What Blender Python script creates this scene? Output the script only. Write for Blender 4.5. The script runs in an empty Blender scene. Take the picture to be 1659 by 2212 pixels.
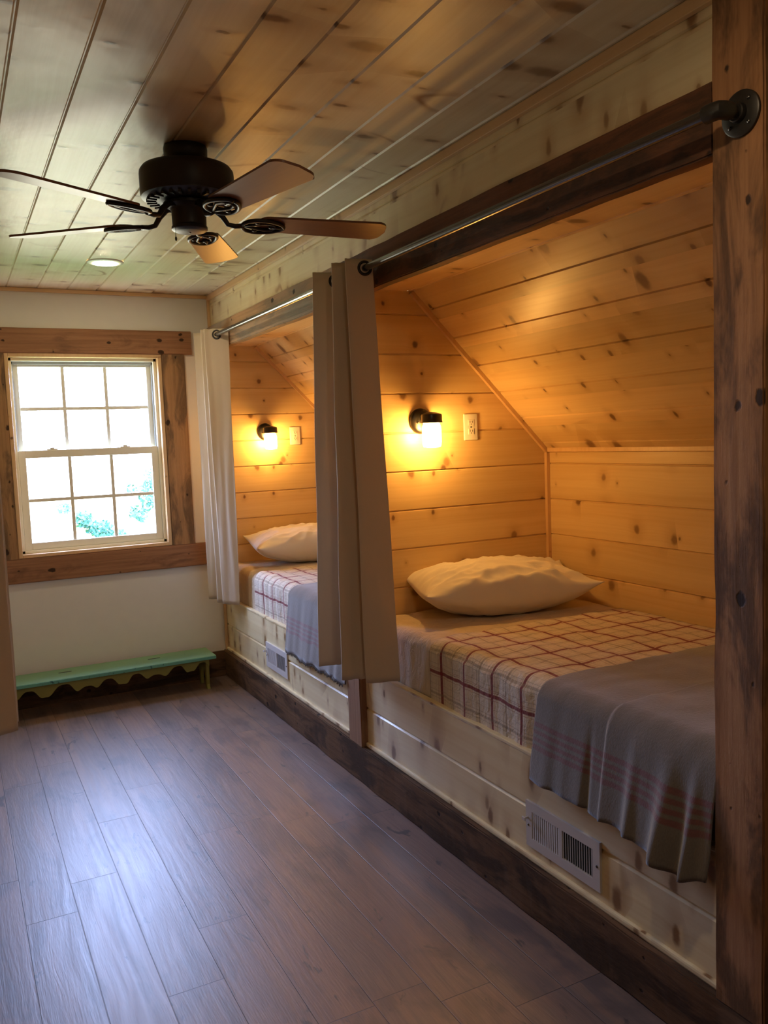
import bpy, bmesh, math, random
from mathutils import Vector, Matrix, noise

random.seed(7)
sc = bpy.context.scene
COL = sc.collection
R = math.radians

# ------------------------------------------------------------------ camera
cam_d = bpy.data.cameras.new('camera')
cam = bpy.data.objects.new('camera', cam_d)
COL.objects.link(cam)
cam_d.sensor_fit = 'VERTICAL'
cam_d.sensor_height = 36.0
cam_d.lens = 1811.7 / 2212 * 36.0
cam_d.clip_start = 0.01
rx = Vector((0.8868, -0.4606, -0.0383)); up = Vector((0.0736, 0.0589, 0.9955)); fw = Vector((0.4557, 0.8857, -0.0879))
fw.normalize(); rx = (rx - fw * rx.dot(fw)).normalized(); up = rx.cross(fw)
M = Matrix((rx, up, -fw)).transposed().to_4x4()
M.translation = Vector((-1.4995, 0.0, 1.5))
cam.matrix_world = M
sc.camera = cam

# ------------------------------------------------------------------ world, lamps strength, exposure
SKY = (0.42, 0.56, 1.0); SKY_K = 39.0
LAWN = (0.88, 0.86, 0.66); LAWN_K = 12.5
BULB = (1.0, 0.51, 0.12); BULB_K = 290.0
DOWN = (1.0, 0.78, 0.52); DOWN_K = 140.0
sc.view_settings.view_transform = 'Standard'
sc.view_settings.look = 'None'
sc.view_settings.exposure = 0.22
sc.view_settings.gamma = 1.0
sc.view_settings.use_curve_mapping = False
sc.cycles.use_denoising = True
sc.cycles.max_bounces = 12
sc.cycles.diffuse_bounces = 6
sc.cycles.glossy_bounces = 4
sc.cycles.transparent_max_bounces = 12
sc.cycles.sample_clamp_indirect = 6.0
sc.cycles.caustics_reflective = False
sc.cycles.caustics_refractive = False

W = bpy.data.worlds.new('daylight'); sc.world = W; W.use_nodes = True
nt = W.node_tree; nt.nodes.clear()
wo = nt.nodes.new('ShaderNodeOutputWorld'); bg = nt.nodes.new('ShaderNodeBackground')
tc = nt.nodes.new('ShaderNodeTexCoord'); sp = nt.nodes.new('ShaderNodeSeparateXYZ')
mr = nt.nodes.new('ShaderNodeMapRange'); mr.inputs[1].default_value = -0.06; mr.inputs[2].default_value = 0.04
mx = nt.nodes.new('ShaderNodeMix'); mx.data_type = 'RGBA'
mx.inputs[6].default_value = (*[c * LAWN_K for c in LAWN], 1); mx.inputs[7].default_value = (*[c * SKY_K for c in SKY], 1)
nt.links.new(tc.outputs['Generated'], sp.inputs[0]); nt.links.new(sp.outputs['Z'], mr.inputs[0])
nt.links.new(mr.outputs[0], mx.inputs[0]); nt.links.new(mx.outputs[2], bg.inputs['Color']); nt.links.new(bg.outputs[0], wo.inputs[0])

# sky portal in the window opening (guides the sky's own light, emits nothing itself)
D = 5.2745; H = 2.433
pl = bpy.data.lights.new('window_portal', 'AREA'); pl.shape = 'RECTANGLE'; pl.size = 0.88; pl.size_y = 1.18
pl.cycles.is_portal = True
po = bpy.data.objects.new('window_portal', pl); COL.objects.link(po)
po.location = (-0.737, D + 0.16, 1.475); po.rotation_euler = (R(-90), 0, 0)

# ------------------------------------------------------------------ node helper
class T:
    def __init__(s, name, rough=0.5, spec=0.5):
        s.m = bpy.data.materials.new(name); s.m.use_nodes = True
        s.nt = s.m.node_tree; s.nt.nodes.clear()
        s.out = s.nt.nodes.new('ShaderNodeOutputMaterial')
        s.b = s.nt.nodes.new('ShaderNodeBsdfPrincipled')
        s.nt.links.new(s.b.outputs[0], s.out.inputs[0])
        s.b.inputs['Roughness'].default_value = rough
        s.b.inputs['Specular IOR Level'].default_value = spec
    def put(s, sock, v):
        if hasattr(v, 'is_output'): s.nt.links.new(v, sock)
        elif isinstance(v, (tuple, list)) and len(v) == 3 and sock.type == 'RGBA': sock.default_value = (*v, 1)
        else: sock.default_value = v
    def n(s, typ, ins=None, **kw):
        nd = s.nt.nodes.new(typ)
        for k, v in kw.items(): setattr(nd, k, v)
        for k, v in (ins or {}).items(): s.put(nd.inputs[k], v)
        return nd
    def f(s, op, a, b=0.0, c=0.0, clamp=False):
        nd = s.n('ShaderNodeMath', {0: a, 1: b, 2: c}, operation=op); nd.use_clamp = clamp
        return nd.outputs[0]
    def add(s, a, b): return s.f('ADD', a, b)
    def sub(s, a, b): return s.f('SUBTRACT', a, b)
    def mul(s, a, b, clamp=False): return s.f('MULTIPLY', a, b, clamp=clamp)
    def vec(s, x, y, z=0.0): return s.n('ShaderNodeCombineXYZ', {0: x, 1: y, 2: z}).outputs[0]
    def mix(s, fac, a, b, mode='MIX'):
        nd = s.n('ShaderNodeMix', None, data_type='RGBA', blend_type=mode)
        s.put(nd.inputs[0], fac); s.put(nd.inputs[6], a); s.put(nd.inputs[7], b)
        return nd.outputs[2]
    def step(s, x, a, b):
        nd = s.n('ShaderNodeMapRange', {0: x, 1: a, 2: b, 3: 0.0, 4: 1.0}); nd.interpolation_type = 'SMOOTHSTEP'
        return nd.outputs[0]
    def noise(s, v, scale=1.0, detail=3.0, rough=0.5, dist=0.0):
        return s.n('ShaderNodeTexNoise', {'Vector': v, 'Scale': scale, 'Detail': detail, 'Roughness': rough, 'Distortion': dist}).outputs[0]
    def uv(s):
        o = s.n('ShaderNodeTexCoord').outputs['UV']
        q = s.n('ShaderNodeSeparateXYZ', {0: o}); return q.outputs[0], q.outputs[1]
    def obj(s):
        o = s.n('ShaderNodeTexCoord').outputs['Object']
        q = s.n('ShaderNodeSeparateXYZ', {0: o}); return q.outputs[0], q.outputs[1], q.outputs[2], o
    def wn(s, x, y=0.0):
        nd = s.n('ShaderNodeTexWhiteNoise', {'Vector': s.vec(x, y)}, noise_dimensions='2D')
        return nd.outputs[0], nd.outputs[1]
    def vor(s, v, rnd=1.0):
        nd = s.n('ShaderNodeTexVoronoi', {'Vector': v, 'Scale': 1.0, 'Randomness': rnd}, voronoi_dimensions='2D')
        q = s.n('ShaderNodeSeparateXYZ', {0: nd.outputs['Color']})
        return nd.outputs['Distance'], q.outputs[0], q.outputs[1]
    def bump(s, h, strength=0.3, dist=0.002):
        s.put(s.b.inputs['Normal'], s.n('ShaderNodeBump', {'Height': h, 'Strength': strength, 'Distance': dist}).outputs[0])
    def color(s, c): s.put(s.b.inputs['Base Color'], c); return s

def plain(name, col, rough=0.5, metal=0.0, spec=0.5, bump=None, emis=None, sheen=0):
    t = T(name, rough, spec); t.color(col); t.b.inputs['Metallic'].default_value = metal
    x, y, z, o = t.obj()
    nz = t.noise(o, 14.0, 3.0)
    t.color(t.mix(t.mul(nz, 0.25), col, tuple(c * 0.75 for c in col)))
    if bump: t.bump(t.noise(o, bump[0], 3.0), bump[1], bump[2])
    if emis:
        t.put(t.b.inputs['Emission Color'], emis[0]); t.b.inputs['Emission Strength'].default_value = emis[1]
    if sheen: t.b.inputs['Sheen Weight'].default_value = sheen
    return t.m

PW = 0.169
def pine(name, w=PW, phase=0.166, light=(0.74, 0.58, 0.36), mid=(0.60, 0.41, 0.21), rough=0.36, seed=0.0, kd=5.2, kn=1.0, spec=0.5, var=0.16, st=0.8, kcol=(0.12, 0.048, 0.018), sk=0.7, cup=0.0):
    t = T(name, rough, spec); u, v = t.uv()
    bid = t.f('FLOOR', t.mul(t.sub(v, phase), 1 / w))
    r, rc = t.wn(t.add(bid, seed), seed)
    u2 = t.add(u, t.mul(r, 37.0)); v2 = t.add(v, t.mul(r, 9.0))
    wob = t.mul(t.sub(t.noise(t.vec(t.mul(u2, 30), t.mul(v2, 30)), 1.0, 3.0), 0.5), 0.016)
    d, c1, c2 = t.vor(t.vec(t.mul(u2, kd), t.mul(v2, kd * st)))
    d = t.add(t.mul(d, 1 / kd), wob)
    rs = t.mul(t.add(0.0035, t.mul(t.f('POWER', c1, 1.9), 0.0150)), kn)
    core = t.mul(t.step(t.f('DIVIDE', d, rs), 1.15, 0.45), t.add(0.55, t.mul(c2, 0.45)))
    halo = t.f('POWER', t.f('SUBTRACT', 1.0, t.f('DIVIDE', d, t.mul(rs, 4.0)), clamp=True), 1.6)
    # long spike knots lying across a board
    d2, e1, e2 = t.vor(t.vec(t.mul(u2, 2.1), t.mul(v2, 0.9)))
    du = t.f('ABSOLUTE', t.sub(t.noise(t.vec(t.mul(u2, 5.0), t.mul(v2, 2.2), 3.0), 1.0, 1.0), 0.5))
    spike = t.mul(t.step(t.noise(t.vec(t.mul(u2, 3.0), t.mul(v2, 1.5), 9.0), 1.0, 1.0), 0.60, 0.72), t.step(du, 0.035, 0.0))
    v3 = t.add(v2, t.add(t.mul(halo, 0.012), t.mul(t.noise(t.vec(t.mul(u2, 1.1), t.mul(v2, 3.0)), 1.0, 2.0), 0.05)))
    g1 = t.noise(t.vec(t.mul(u2, 1.3), t.mul(v3, 70.0)), 1.0, 3.0, 0.6)
    g2 = t.noise(t.vec(t.mul(u2, 0.6), t.mul(v3, 14.0)), 1.0, 2.0, 0.5)
    fac = t.add(t.mul(t.step(g1, 0.35, 0.75), 0.35), t.mul(t.step(g2, 0.35, 0.7), 0.45))
    c = t.mix(fac, light, mid)
    c = t.mix(1.0, c, t.mix(r, (1 - var, 1 - var, 1 - var * 1.3), (1.06, 1.05, 1.03)), 'MULTIPLY')
    c = t.mix(t.mul(halo, 0.65), c, (0.40, 0.22, 0.09))
    c = t.mix(t.mul(spike, sk), c, (0.30, 0.15, 0.06))
    c = t.mix(t.mul(core, 0.88), c, kcol)
    t.color(c)
    if cup:
        t.bump(t.add(t.mul(g1, 0.06), t.add(t.mul(t.noise(t.vec(t.mul(u2, 5.0), t.mul(v2, 9.0)), 1.0, 3.0, 0.55), cup), t.mul(halo, 0.25))), 0.5, 0.006)
    else: t.bump(g1, 0.08, 0.001)
    return t.m

def reclaimed(name, light=(0.36, 0.19, 0.09), dark=(0.055, 0.032, 0.02), amt=0.5, seed=0.0, grey=0.0, rough=0.62):
    t = T(name, rough, 0.15); u, v = t.uv()
    u2 = t.add(u, seed * 3.3); v2 = t.add(v, seed * 1.7)
    patch = t.noise(t.vec(t.mul(u2, 2.6), t.mul(v2, 9.0)), 1.0, 5.0, 0.62, 0.6)
    streak = t.noise(t.vec(t.mul(u2, 2.0), t.mul(v2, 60.0)), 1.0, 4.0, 0.65)
    fine = t.noise(t.vec(t.mul(u2, 40.0), t.mul(v2, 130.0)), 1.0, 3.0, 0.6)
    c = t.mix(t.step(streak, 0.3, 0.75), light, tuple(a * 0.6 for a in light))
    c = t.mix(t.mul(t.step(patch, 0.62 - 0.25 * amt, 0.74 - 0.2 * amt), 0.9), c, dark)
    c = t.mix(t.mul(t.step(t.noise(t.vec(t.mul(u2, 1.2), t.mul(v2, 4.0), 5.0), 1.0, 3.0), 0.45, 0.7), grey), c, (0.22, 0.20, 0.16))
    c = t.mix(t.mul(fine, 0.3), c, tuple(a * 1.25 for a in light))
    d, c1, c2 = t.vor(t.vec(t.mul(u2, 7.0), t.mul(v2, 10.0)))
    d = t.add(t.mul(d, 0.12), t.mul(t.sub(t.noise(t.vec(t.mul(u2, 55.0), t.mul(v2, 70.0)), 1.0, 3.0), 0.5), 0.016))
    hole = t.mul(t.f('MULTIPLY', t.sub(t.mul(t.f('POWER', c1, 3.0), 0.019), d), 200.0, clamp=True), 0.9)
    c = t.mix(hole, c, (0.02, 0.012, 0.008))
    t.color(c)
    t.bump(t.add(t.mul(streak, 0.6), t.add(t.mul(fine, 0.25), t.mul(hole, -0.5))), 0.5, 0.004)
    return t.m

# ------------------------------------------------------------------ mesh helpers
def link(name, bm, mat=None, parent=None, smooth=False, angle=None):
    me = bpy.data.meshes.new(name); bm.normal_update(); bm.to_mesh(me); bm.free()
    if mat:
        for m in (mat if isinstance(mat, (list, tuple)) else [mat]): me.materials.append(m)
    if smooth:
        for p in me.polygons: p.use_smooth = True
        if angle is not None:
            try: me.set_sharp_from_angle(angle=R(angle))
            except Exception: pass
    o = bpy.data.objects.new(name, me); COL.objects.link(o)
    if parent:
        o.parent = parent
        o.matrix_parent_inverse = parent.matrix_basis.inverted()
    return o

def uvbox(bm, along, off=(0, 0, 0)):
    L = bm.loops.layers.uv.verify(); ax = [0, 1, 2]
    bm.normal_update()
    for f in bm.faces:
        n = [abs(c) for c in f.normal]; k = n.index(max(n))
        rest = [a for a in ax if a != k]
        if along in rest: a, b = along, [q for q in rest if q != along][0]
        else: a, b = rest
        for l in f.loops: l[L].uv = (l.vert.co[a] + off[a], l.vert.co[b] + off[b] + 0.37 * k)

def box(bm, x0, x1, y0, y1, z0, z1, bev=0.0, seg=2):
    n0 = len(bm.verts)
    r = bmesh.ops.create_cube(bm, size=1.0)
    for v in r['verts']:
        v.co = Vector(((x0 + x1) / 2 + v.co.x * (x1 - x0), (y0 + y1) / 2 + v.co.y * (y1 - y0), (z0 + z1) / 2 + v.co.z * (z1 - z0)))
    if bev:
        es = list({e for v in r['verts'] for e in v.link_edges})
        bmesh.ops.bevel(bm, geom=es, offset=bev, segments=seg, profile=0.5, affect='EDGES')

def bx(name, b, mat, along=1, parent=None, bev=0.003):
    bm = bmesh.new(); box(bm, *b, bev=bev); uvbox(bm, along)
    return link(name, bm, mat, parent)

def lathe(bm, prof, c=(0, 0, 0), seg=40, axis='Z', cap=True):
    rings = []
    for (r_, h) in prof:
        ring = []
        for i in range(seg):
            a = 2 * math.pi * i / seg
            p = (r_ * math.cos(a), r_ * math.sin(a), h)
            if axis == 'Y': p = (p[0], p[2], p[1])
            if axis == 'X': p = (p[2], p[0], p[1])
            ring.append(bm.verts.new((c[0] + p[0], c[1] + p[1], c[2] + p[2])))
        rings.append(ring)
    for a, b in zip(rings, rings[1:]):
        for i in range(seg):
            bm.faces.new((a[i], a[(i + 1) % seg], b[(i + 1) % seg], b[i]))
    if cap:
        for rg in (rings[0], rings[-1]):
            try: bm.faces.new(rg)
            except ValueError: pass
    bmesh.ops.recalc_face_normals(bm, faces=bm.faces[:])

def tube(bm, pts, r_, seg=12):
    pts = [Vector(p) for p in pts]; rings = []
    rr = r_ if isinstance(r_, (list, tuple)) else [r_] * len(pts)
    ref = Vector((0.13, 0.21, 0.97))
    for i, p in enumerate(pts):
        t = (pts[min(i + 1, len(pts) - 1)] - pts[max(i - 1, 0)]).normalized()
        a = t.cross(ref)
        if a.length < 0.1: a = t.cross(Vector((1, 0, 0)))
        a.normalize(); b = t.cross(a)
        rings.append([bm.verts.new(p + (a * math.cos(2 * math.pi * k / seg) + b * math.sin(2 * math.pi * k / seg)) * rr[i]) for k in range(seg)])
    for a, b in zip(rings, rings[1:]):
        for i in range(seg): bm.faces.new((a[i], a[(i + 1) % seg], b[(i + 1) % seg], b[i]))
    bm.faces.new(rings[0]); bm.faces.new(rings[-1][::-1])
    bmesh.ops.recalc_face_normals(bm, faces=bm.faces[:])

def boards(O, U, V, ulen, v0, v1, phase=0.166, w=PW, depth=0.006, gw=0.009, thick=0.02, clips=()):
    """tongue-and-groove sheet: O origin, U along the boards, V across them; the front faces U x V"""
    O = Vector(O); U = Vector(U).normalized(); V = Vector(V).normalized(); N = U.cross(V)
    prof = [(v0, 0.0)]
    k = math.ceil((v0 - phase) / w + 1e-4)
    while phase + k * w < v1 - 0.003:
        g = phase + k * w
        if g - gw / 2 > v0 + 0.001:
            prof += [(g - gw / 2, 0.0), (g - gw * 0.12, -depth), (g + gw * 0.12, -depth), (g + gw / 2, 0.0)]
        k += 1
    prof.append((v1, 0.0))
    bm = bmesh.new(); L = bm.loops.layers.uv.verify(); A = []; B = []
    for (v, h) in prof:
        A.append(bm.verts.new(O + V * v + N * h)); B.append(bm.verts.new(O + V * v + N * h + U * ulen))
    for i in range(len(prof) - 1): bm.faces.new((A[i], B[i], B[i + 1], A[i + 1]))
    c = [bm.verts.new(O + V * a + N * -thick + U * b) for a, b in ((v0, 0), (v0, ulen), (v1, ulen), (v1, 0))]
    bm.faces.new(c)
    bm.faces.new((A[0], c[0], c[1], B[0])); bm.faces.new((A[-1], B[-1], c[2], c[3]))
    bm.faces.new(A + [c[3], c[0]]); bm.faces.new(B[::-1] + [c[1], c[2]])
    bmesh.ops.recalc_face_normals(bm, faces=bm.faces[:])
    for f in bm.faces:
        for l in f.loops:
            q = l.vert.co - O; l[L].uv = (q.dot(U) + O.dot(U), q.dot(V))
    for (pc, pn) in clips:
        bmesh.ops.bisect_plane(bm, geom=bm.verts[:] + bm.edges[:] + bm.faces[:], plane_co=pc, plane_no=pn, clear_outer=True)
        es = [e for e in bm.edges if e.is_boundary]
        if es: bmesh.ops.holes_fill(bm, edges=es, sides=0)
    return bm

def struct(o): o['kind'] = 'structure'; return o
def tag(o, label, cat, group=None):
    o['label'] = label; o['category'] = cat
    if group: o['group'] = group
    return o
def thing(name, label, cat, loc=(0, 0, 0), group=None):
    o = bpy.data.objects.new(name, None); COL.objects.link(o); o.location = loc
    o.empty_display_size = 0.1
    bpy.context.view_layer.update()
    return tag(o, label, cat, group)

# ------------------------------------------------------------------ materials
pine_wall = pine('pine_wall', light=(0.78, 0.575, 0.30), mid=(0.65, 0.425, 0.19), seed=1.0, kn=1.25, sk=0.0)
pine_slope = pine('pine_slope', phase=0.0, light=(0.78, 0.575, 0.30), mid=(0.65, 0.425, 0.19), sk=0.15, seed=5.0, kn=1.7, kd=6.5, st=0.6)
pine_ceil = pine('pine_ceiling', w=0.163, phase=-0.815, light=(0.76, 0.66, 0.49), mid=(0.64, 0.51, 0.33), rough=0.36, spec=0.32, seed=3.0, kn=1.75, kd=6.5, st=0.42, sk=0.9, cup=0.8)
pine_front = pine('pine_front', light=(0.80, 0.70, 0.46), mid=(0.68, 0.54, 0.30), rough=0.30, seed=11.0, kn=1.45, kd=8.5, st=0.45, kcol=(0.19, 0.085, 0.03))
pine_trim = pine('pine_trim', w=3.0, phase=-1.5, light=(0.66, 0.45, 0.24), mid=(0.55, 0.34, 0.16), seed=2.0, kn=0.5)
rec_post = reclaimed('reclaimed_post', light=(0.36, 0.175, 0.075), dark=(0.045, 0.026, 0.015), amt=0.78, seed=1.0)
rec_mid = reclaimed('reclaimed_mid_post', light=(0.36, 0.21, 0.13), amt=0.15, seed=2.2)
rec_beam = reclaimed('reclaimed_beam', light=(0.17, 0.070, 0.033), dark=(0.04, 0.025, 0.015), amt=0.7, seed=3.1)
rec_beam_far = reclaimed('reclaimed_beam_far', light=(0.42, 0.24, 0.12), dark=(0.13, 0.10, 0.07), amt=0.55, seed=4.4, grey=0.8)
rec_case = reclaimed('reclaimed_casing', light=(0.33, 0.165, 0.085), dark=(0.14, 0.07, 0.04), amt=0.3, seed=5.5)
rec_case_side = reclaimed('reclaimed_casing_side', light=(0.38, 0.215, 0.10), dark=(0.08, 0.055, 0.035), amt=0.7, seed=6.6)
rec_base = reclaimed('reclaimed_baseboard', light=(0.17, 0.095, 0.05), dark=(0.03, 0.02, 0.014), amt=0.75, seed=7.7)

drywall = plain('drywall', (0.74, 0.72, 0.66), 0.75, spec=0.25, bump=(90.0, 0.05, 0.001))
back_paint = plain('back_wall_paint', (0.55, 0.45, 0.33), 0.8, spec=0.2)
vinyl = plain('window_vinyl', (0.78, 0.75, 0.62), 0.45)
vinyl_track = plain('window_track', (0.36, 0.37, 0.36), 0.5)
bronze = plain('fan_bronze', (0.020, 0.015, 0.012), 0.42, metal=0.3, spec=0.5)
iron = plain('black_iron', (0.045, 0.040, 0.034), 0.42, metal=0.7)
steel = plain('rod_steel', (0.14, 0.135, 0.13), 0.24, metal=0.9)
black = plain('lamp_black', (0.012, 0.011, 0.010), 0.30)
white_plastic = plain('outlet_plastic', (0.80, 0.77, 0.70), 0.35)
slot_dark = plain('slot_dark', (0.03, 0.03, 0.03), 0.8)
vent_white = plain('vent_white', (0.62, 0.59, 0.57), 0.45)
vent_dark = plain('vent_dark', (0.018, 0.020, 0.018), 0.8)
mint = None
pillow_mat = plain('pillow_cotton', (0.78, 0.74, 0.66), 0.85, spec=0.1, bump=(260.0, 0.1, 0.0008), sheen=0.2)
sheet_mat = plain('sheet_cotton', (0.72, 0.66, 0.56), 0.85, spec=0.1, bump=(200.0, 0.1, 0.0008))

def fabric(name, col, rough=0.9, sheen=0.3, weave=900.0, amt=0.2, trans=0.0):
    t = T(name, rough, 0.1); u, v = t.uv()
    w1 = t.noise(t.vec(t.mul(u, weave), t.mul(v, weave * 0.06)), 1.0, 2.0)
    w2 = t.noise(t.vec(t.mul(u, weave * 0.06), t.mul(v, weave)), 1.0, 2.0)
    h = t.add(t.mul(w1, 0.5), t.mul(w2, 0.5))
    t.color(t.mix(t.mul(h, 0.45), col, tuple(c * 0.72 for c in col)))
    t.b.inputs['Sheen Weight'].default_value = sheen
    t.bump(h, amt, 0.001)
    if trans:
        tr = t.n('ShaderNodeBsdfTranslucent'); t.put(tr.inputs[0], col)
        ms = t.n('ShaderNodeMixShader'); ms.inputs[0].default_value = trans
        t.nt.links.new(t.b.outputs[0], ms.inputs[1]); t.nt.links.new(tr.outputs[0], ms.inputs[2])
        t.nt.links.new(ms.outputs[0], t.out.inputs[0])
    return t.m
linen = fabric('curtain_linen', (0.72, 0.60, 0.45), trans=0.10)
def crinkle():
    t = T('coverlet_beige', 0.9, 0.1); u, v = t.uv()
    n1 = t.noise(t.vec(t.mul(u, 30.0), t.mul(v, 14.0)), 1.0, 4.0, 0.65, 0.8)
    t.color(t.mix(n1, (0.66, 0.56, 0.43), (0.52, 0.43, 0.32))); t.b.inputs['Sheen Weight'].default_value = 0.2
    t.bump(n1, 0.8, 0.012); return t.m
coverlet_mat = crinkle()

def plaid():
    t = T('plaid_quilt', 0.9, 0.1); u, v = t.uv()
    base = t.mix(t.noise(t.vec(u, v), 60.0, 2.0), (0.74, 0.66, 0.55), (0.64, 0.55, 0.43))
    red = (0.21, 0.022, 0.030); grey = (0.23, 0.17, 0.12); brick = (0.34, 0.12, 0.08)
    def line(c, coord, per, pos, wd, col, k):
        fr = t.f('FRACT', t.mul(t.sub(coord, pos), 1 / per)); dd = t.mul(t.f('ABSOLUTE', t.sub(fr, 0.5)), per)
        return t.mix(t.mul(t.step(dd, wd, wd * 0.55), k), c, col)
    c = base
    for co, o, seed in ((u, 0.060, 0.0), (v, 0.042, 4.0)):
        c = line(c, co, 0.164, o + 0.082, 0.0060, grey, 0.50)
        for q, k in ((0.013, 0.5), (0.019, 0.45), (-0.014, 0.5), (0.035, 0.3), (-0.045, 0.25), (0.068, 0.35), (0.096, 0.35)):
            c = line(c, co, 0.164, o + q, 0.0017, brick if k > 0.4 else grey, k)
        c = line(c, co, 0.164, o, 0.0082, red, 0.92)
    t.color(c); t.b.inputs['Sheen Weight'].default_value = 0.2
    t.bump(t.noise(t.vec(t.mul(u, 1.4), v), 26.0, 5.0, 0.62, 0.6), 0.75, 0.012)
    return t.m
plaid_mat = plaid()

def greyblanket():
    t = T('grey_wool', 0.95, 0.05); u, v = t.uv()     # v = arc length up from the hem
    fz = t.noise(t.vec(t.mul(u, 500), t.mul(v, 120)), 1.0, 3.0)
    c = t.mix(fz, (0.185, 0.162, 0.140), (0.120, 0.104, 0.090))
    for p, wd in ((0.172, 0.010), (0.149, 0.008), (0.127, 0.008), (0.104, 0.010)):
        dd = t.add(t.f('ABSOLUTE', t.sub(v, p)), t.mul(t.sub(fz, 0.5), 0.006))
        c = t.mix(t.mul(t.step(dd, wd, wd * 0.5), 0.62), c, (0.17, 0.035, 0.045))
    t.color(c); t.b.inputs['Sheen Weight'].default_value = 0.6; t.b.inputs['Sheen Roughness'].default_value = 0.5
    t.bump(t.add(fz, t.noise(t.vec(t.mul(u, 90), t.mul(v, 90)), 1.0, 3.0)), 0.5, 0.002)
    return t.m
wool = greyblanket()

def floor_mat():
    t = T('vinyl_plank', 0.36, 0.85); x, y, z, o = t.obj()
    w = 0.158; L = 1.22
    i = t.f('FLOOR', t.mul(t.add(x, 0.76), 1 / w)); r0, _ = t.wn(i, 3.0)
    yy = t.add(y, t.mul(r0, 7.0)); j = t.f('FLOOR', t.mul(yy, 1 / L))
    r, _ = t.wn(t.add(i, t.mul(j, 17.0)), 5.0); r2, _ = t.wn(t.add(i, t.mul(j, 13.0)), 9.0)
    fx = t.mul(t.f('FRACT', t.mul(t.add(x, 0.76), 1 / w)), w); fy = t.mul(t.f('FRACT', t.mul(yy, 1 / L)), L)
    ex = t.f('MINIMUM', fx, t.sub(w, fx)); ey = t.f('MINIMUM', fy, t.sub(L, fy)); e = t.f('MINIMUM', ex, ey)
    seam = t.step(e, 0.0016, 0.0006)
    xs = t.add(x, t.mul(r, 5.0)); ys = t.add(y, t.mul(r, 31.0))
    wob = t.mul(t.noise(t.vec(t.mul(xs, 4.0), t.mul(ys, 1.2)), 1.0, 2.0), 0.10)
    g = t.noise(t.vec(t.mul(t.add(xs, wob), 60.0), t.mul(ys, 2.2)), 1.0, 4.0, 0.62)
    gb = t.noise(t.vec(t.mul(t.add(xs, wob), 14.0), t.mul(ys, 1.1)), 1.0, 3.0, 0.55)
    fn = t.noise(t.vec(t.mul(xs, 220.0), t.mul(ys, 18.0)), 1.0, 3.0)
    a = t.mix(r2, (0.245, 0.150, 0.110), (0.175, 0.128, 0.108))
    dark_ = t.mix(r, (0.120, 0.075, 0.062), (0.160, 0.100, 0.080))
    c = t.mix(t.mul(t.step(g, 0.38, 0.72), 0.6), a, dark_)
    c = t.mix(t.mul(t.step(gb, 0.48, 0.66), 0.55), c, (0.30, 0.175, 0.105))
    bl = t.noise(t.vec(t.mul(xs, 7.0), t.mul(ys, 2.6), 8.0), 1.0, 4.0, 0.6, 0.5)
    c = t.mix(t.mul(t.step(bl, 0.48, 0.66), 0.75), c, (0.095, 0.070, 0.066))
    dk = t.noise(t.vec(t.mul(xs, 15.0), t.mul(ys, 6.0), 4.0), 1.0, 4.0, 0.6, 0.8)
    c = t.mix(t.mul(t.step(dk, 0.63, 0.70), 0.8), c, (0.045, 0.038, 0.038))
    c = t.mix(t.mul(fn, 0.25), c, (0.10, 0.065, 0.05))
    c = t.mix(t.mul(seam, 0.85), c, (0.03, 0.02, 0.016))
    t.color(c)
    t.put(t.b.inputs['Roughness'], t.add(0.33, t.mul(g, 0.20)))
    t.bump(t.add(t.add(t.mul(g, 0.5), t.mul(fn, 0.25)), t.mul(seam, -1.2)), 0.42, 0.003)
    return t.m
floor_m = floor_mat()

def painted(name, col, under, wear=0.6):
    t = T(name, 0.5, 0.4); x, y, z, o = t.obj()
    w = t.noise(o, 30.0, 4.0, 0.7)
    geo = t.n('ShaderNodeNewGeometry').outputs['Pointiness']
    c = t.mix(t.mul(t.noise(o, 6.0, 2.0), 0.3), col, tuple(q * 0.8 for q in col))
    c = t.mix(t.step(w, wear, wear + 0.06), c, under)
    t.color(c); t.bump(w, 0.2, 0.001)
    return t.m
mint = painted('mint_paint', (0.175, 0.34, 0.20), (0.05, 0.15, 0.13), 0.68)
mint_edge = painted('mint_edge_paint', (0.13, 0.36, 0.27), (0.03, 0.10, 0.10), 0.6)
mustard = painted('mustard_paint', (0.26, 0.235, 0.05), (0.07, 0.06, 0.02), 0.72)

def blade_mat():
    t = T('blade_walnut', 0.33, 0.5); x, y, z, o = t.obj()
    g = t.noise(t.vec(t.mul(x, 6.0), t.mul(y, 90.0), t.mul(z, 3.0)), 1.0, 3.0)
    t.color(t.mix(g, (0.20, 0.085, 0.042), (0.13, 0.052, 0.027)))
    return t.m
blade_m = blade_mat()

def glassy(name, tint=(1, 1, 1), refl=0.08, rough=0.02):
    t = T(name); t.nt.nodes.remove(t.b)
    tr = t.n('ShaderNodeBsdfTransparent', {0: tint}); gl = t.n('ShaderNodeBsdfGlossy', {'Roughness': rough})
    ms = t.n('ShaderNodeMixShader'); lw = t.n('ShaderNodeLayerWeight', {0: 0.35})
    t.put(ms.inputs[0], t.add(t.mul(lw.outputs['Facing'], 0.35), refl * 0.5))
    t.nt.links.new(tr.outputs[0], ms.inputs[1]); t.nt.links.new(gl.outputs[0], ms.inputs[2]); t.nt.links.new(ms.outputs[0], t.out.inputs[0])
    return t.m
glass = glassy('window_glass'); jar_glass = glassy('jar_glass', (0.98, 0.96, 0.92))
_n = jar_glass.node_tree; _o = next(n_ for n_ in _n.nodes if n_.type == 'OUTPUT_MATERIAL'); _s = _o.inputs[0].links[0].from_socket
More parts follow.
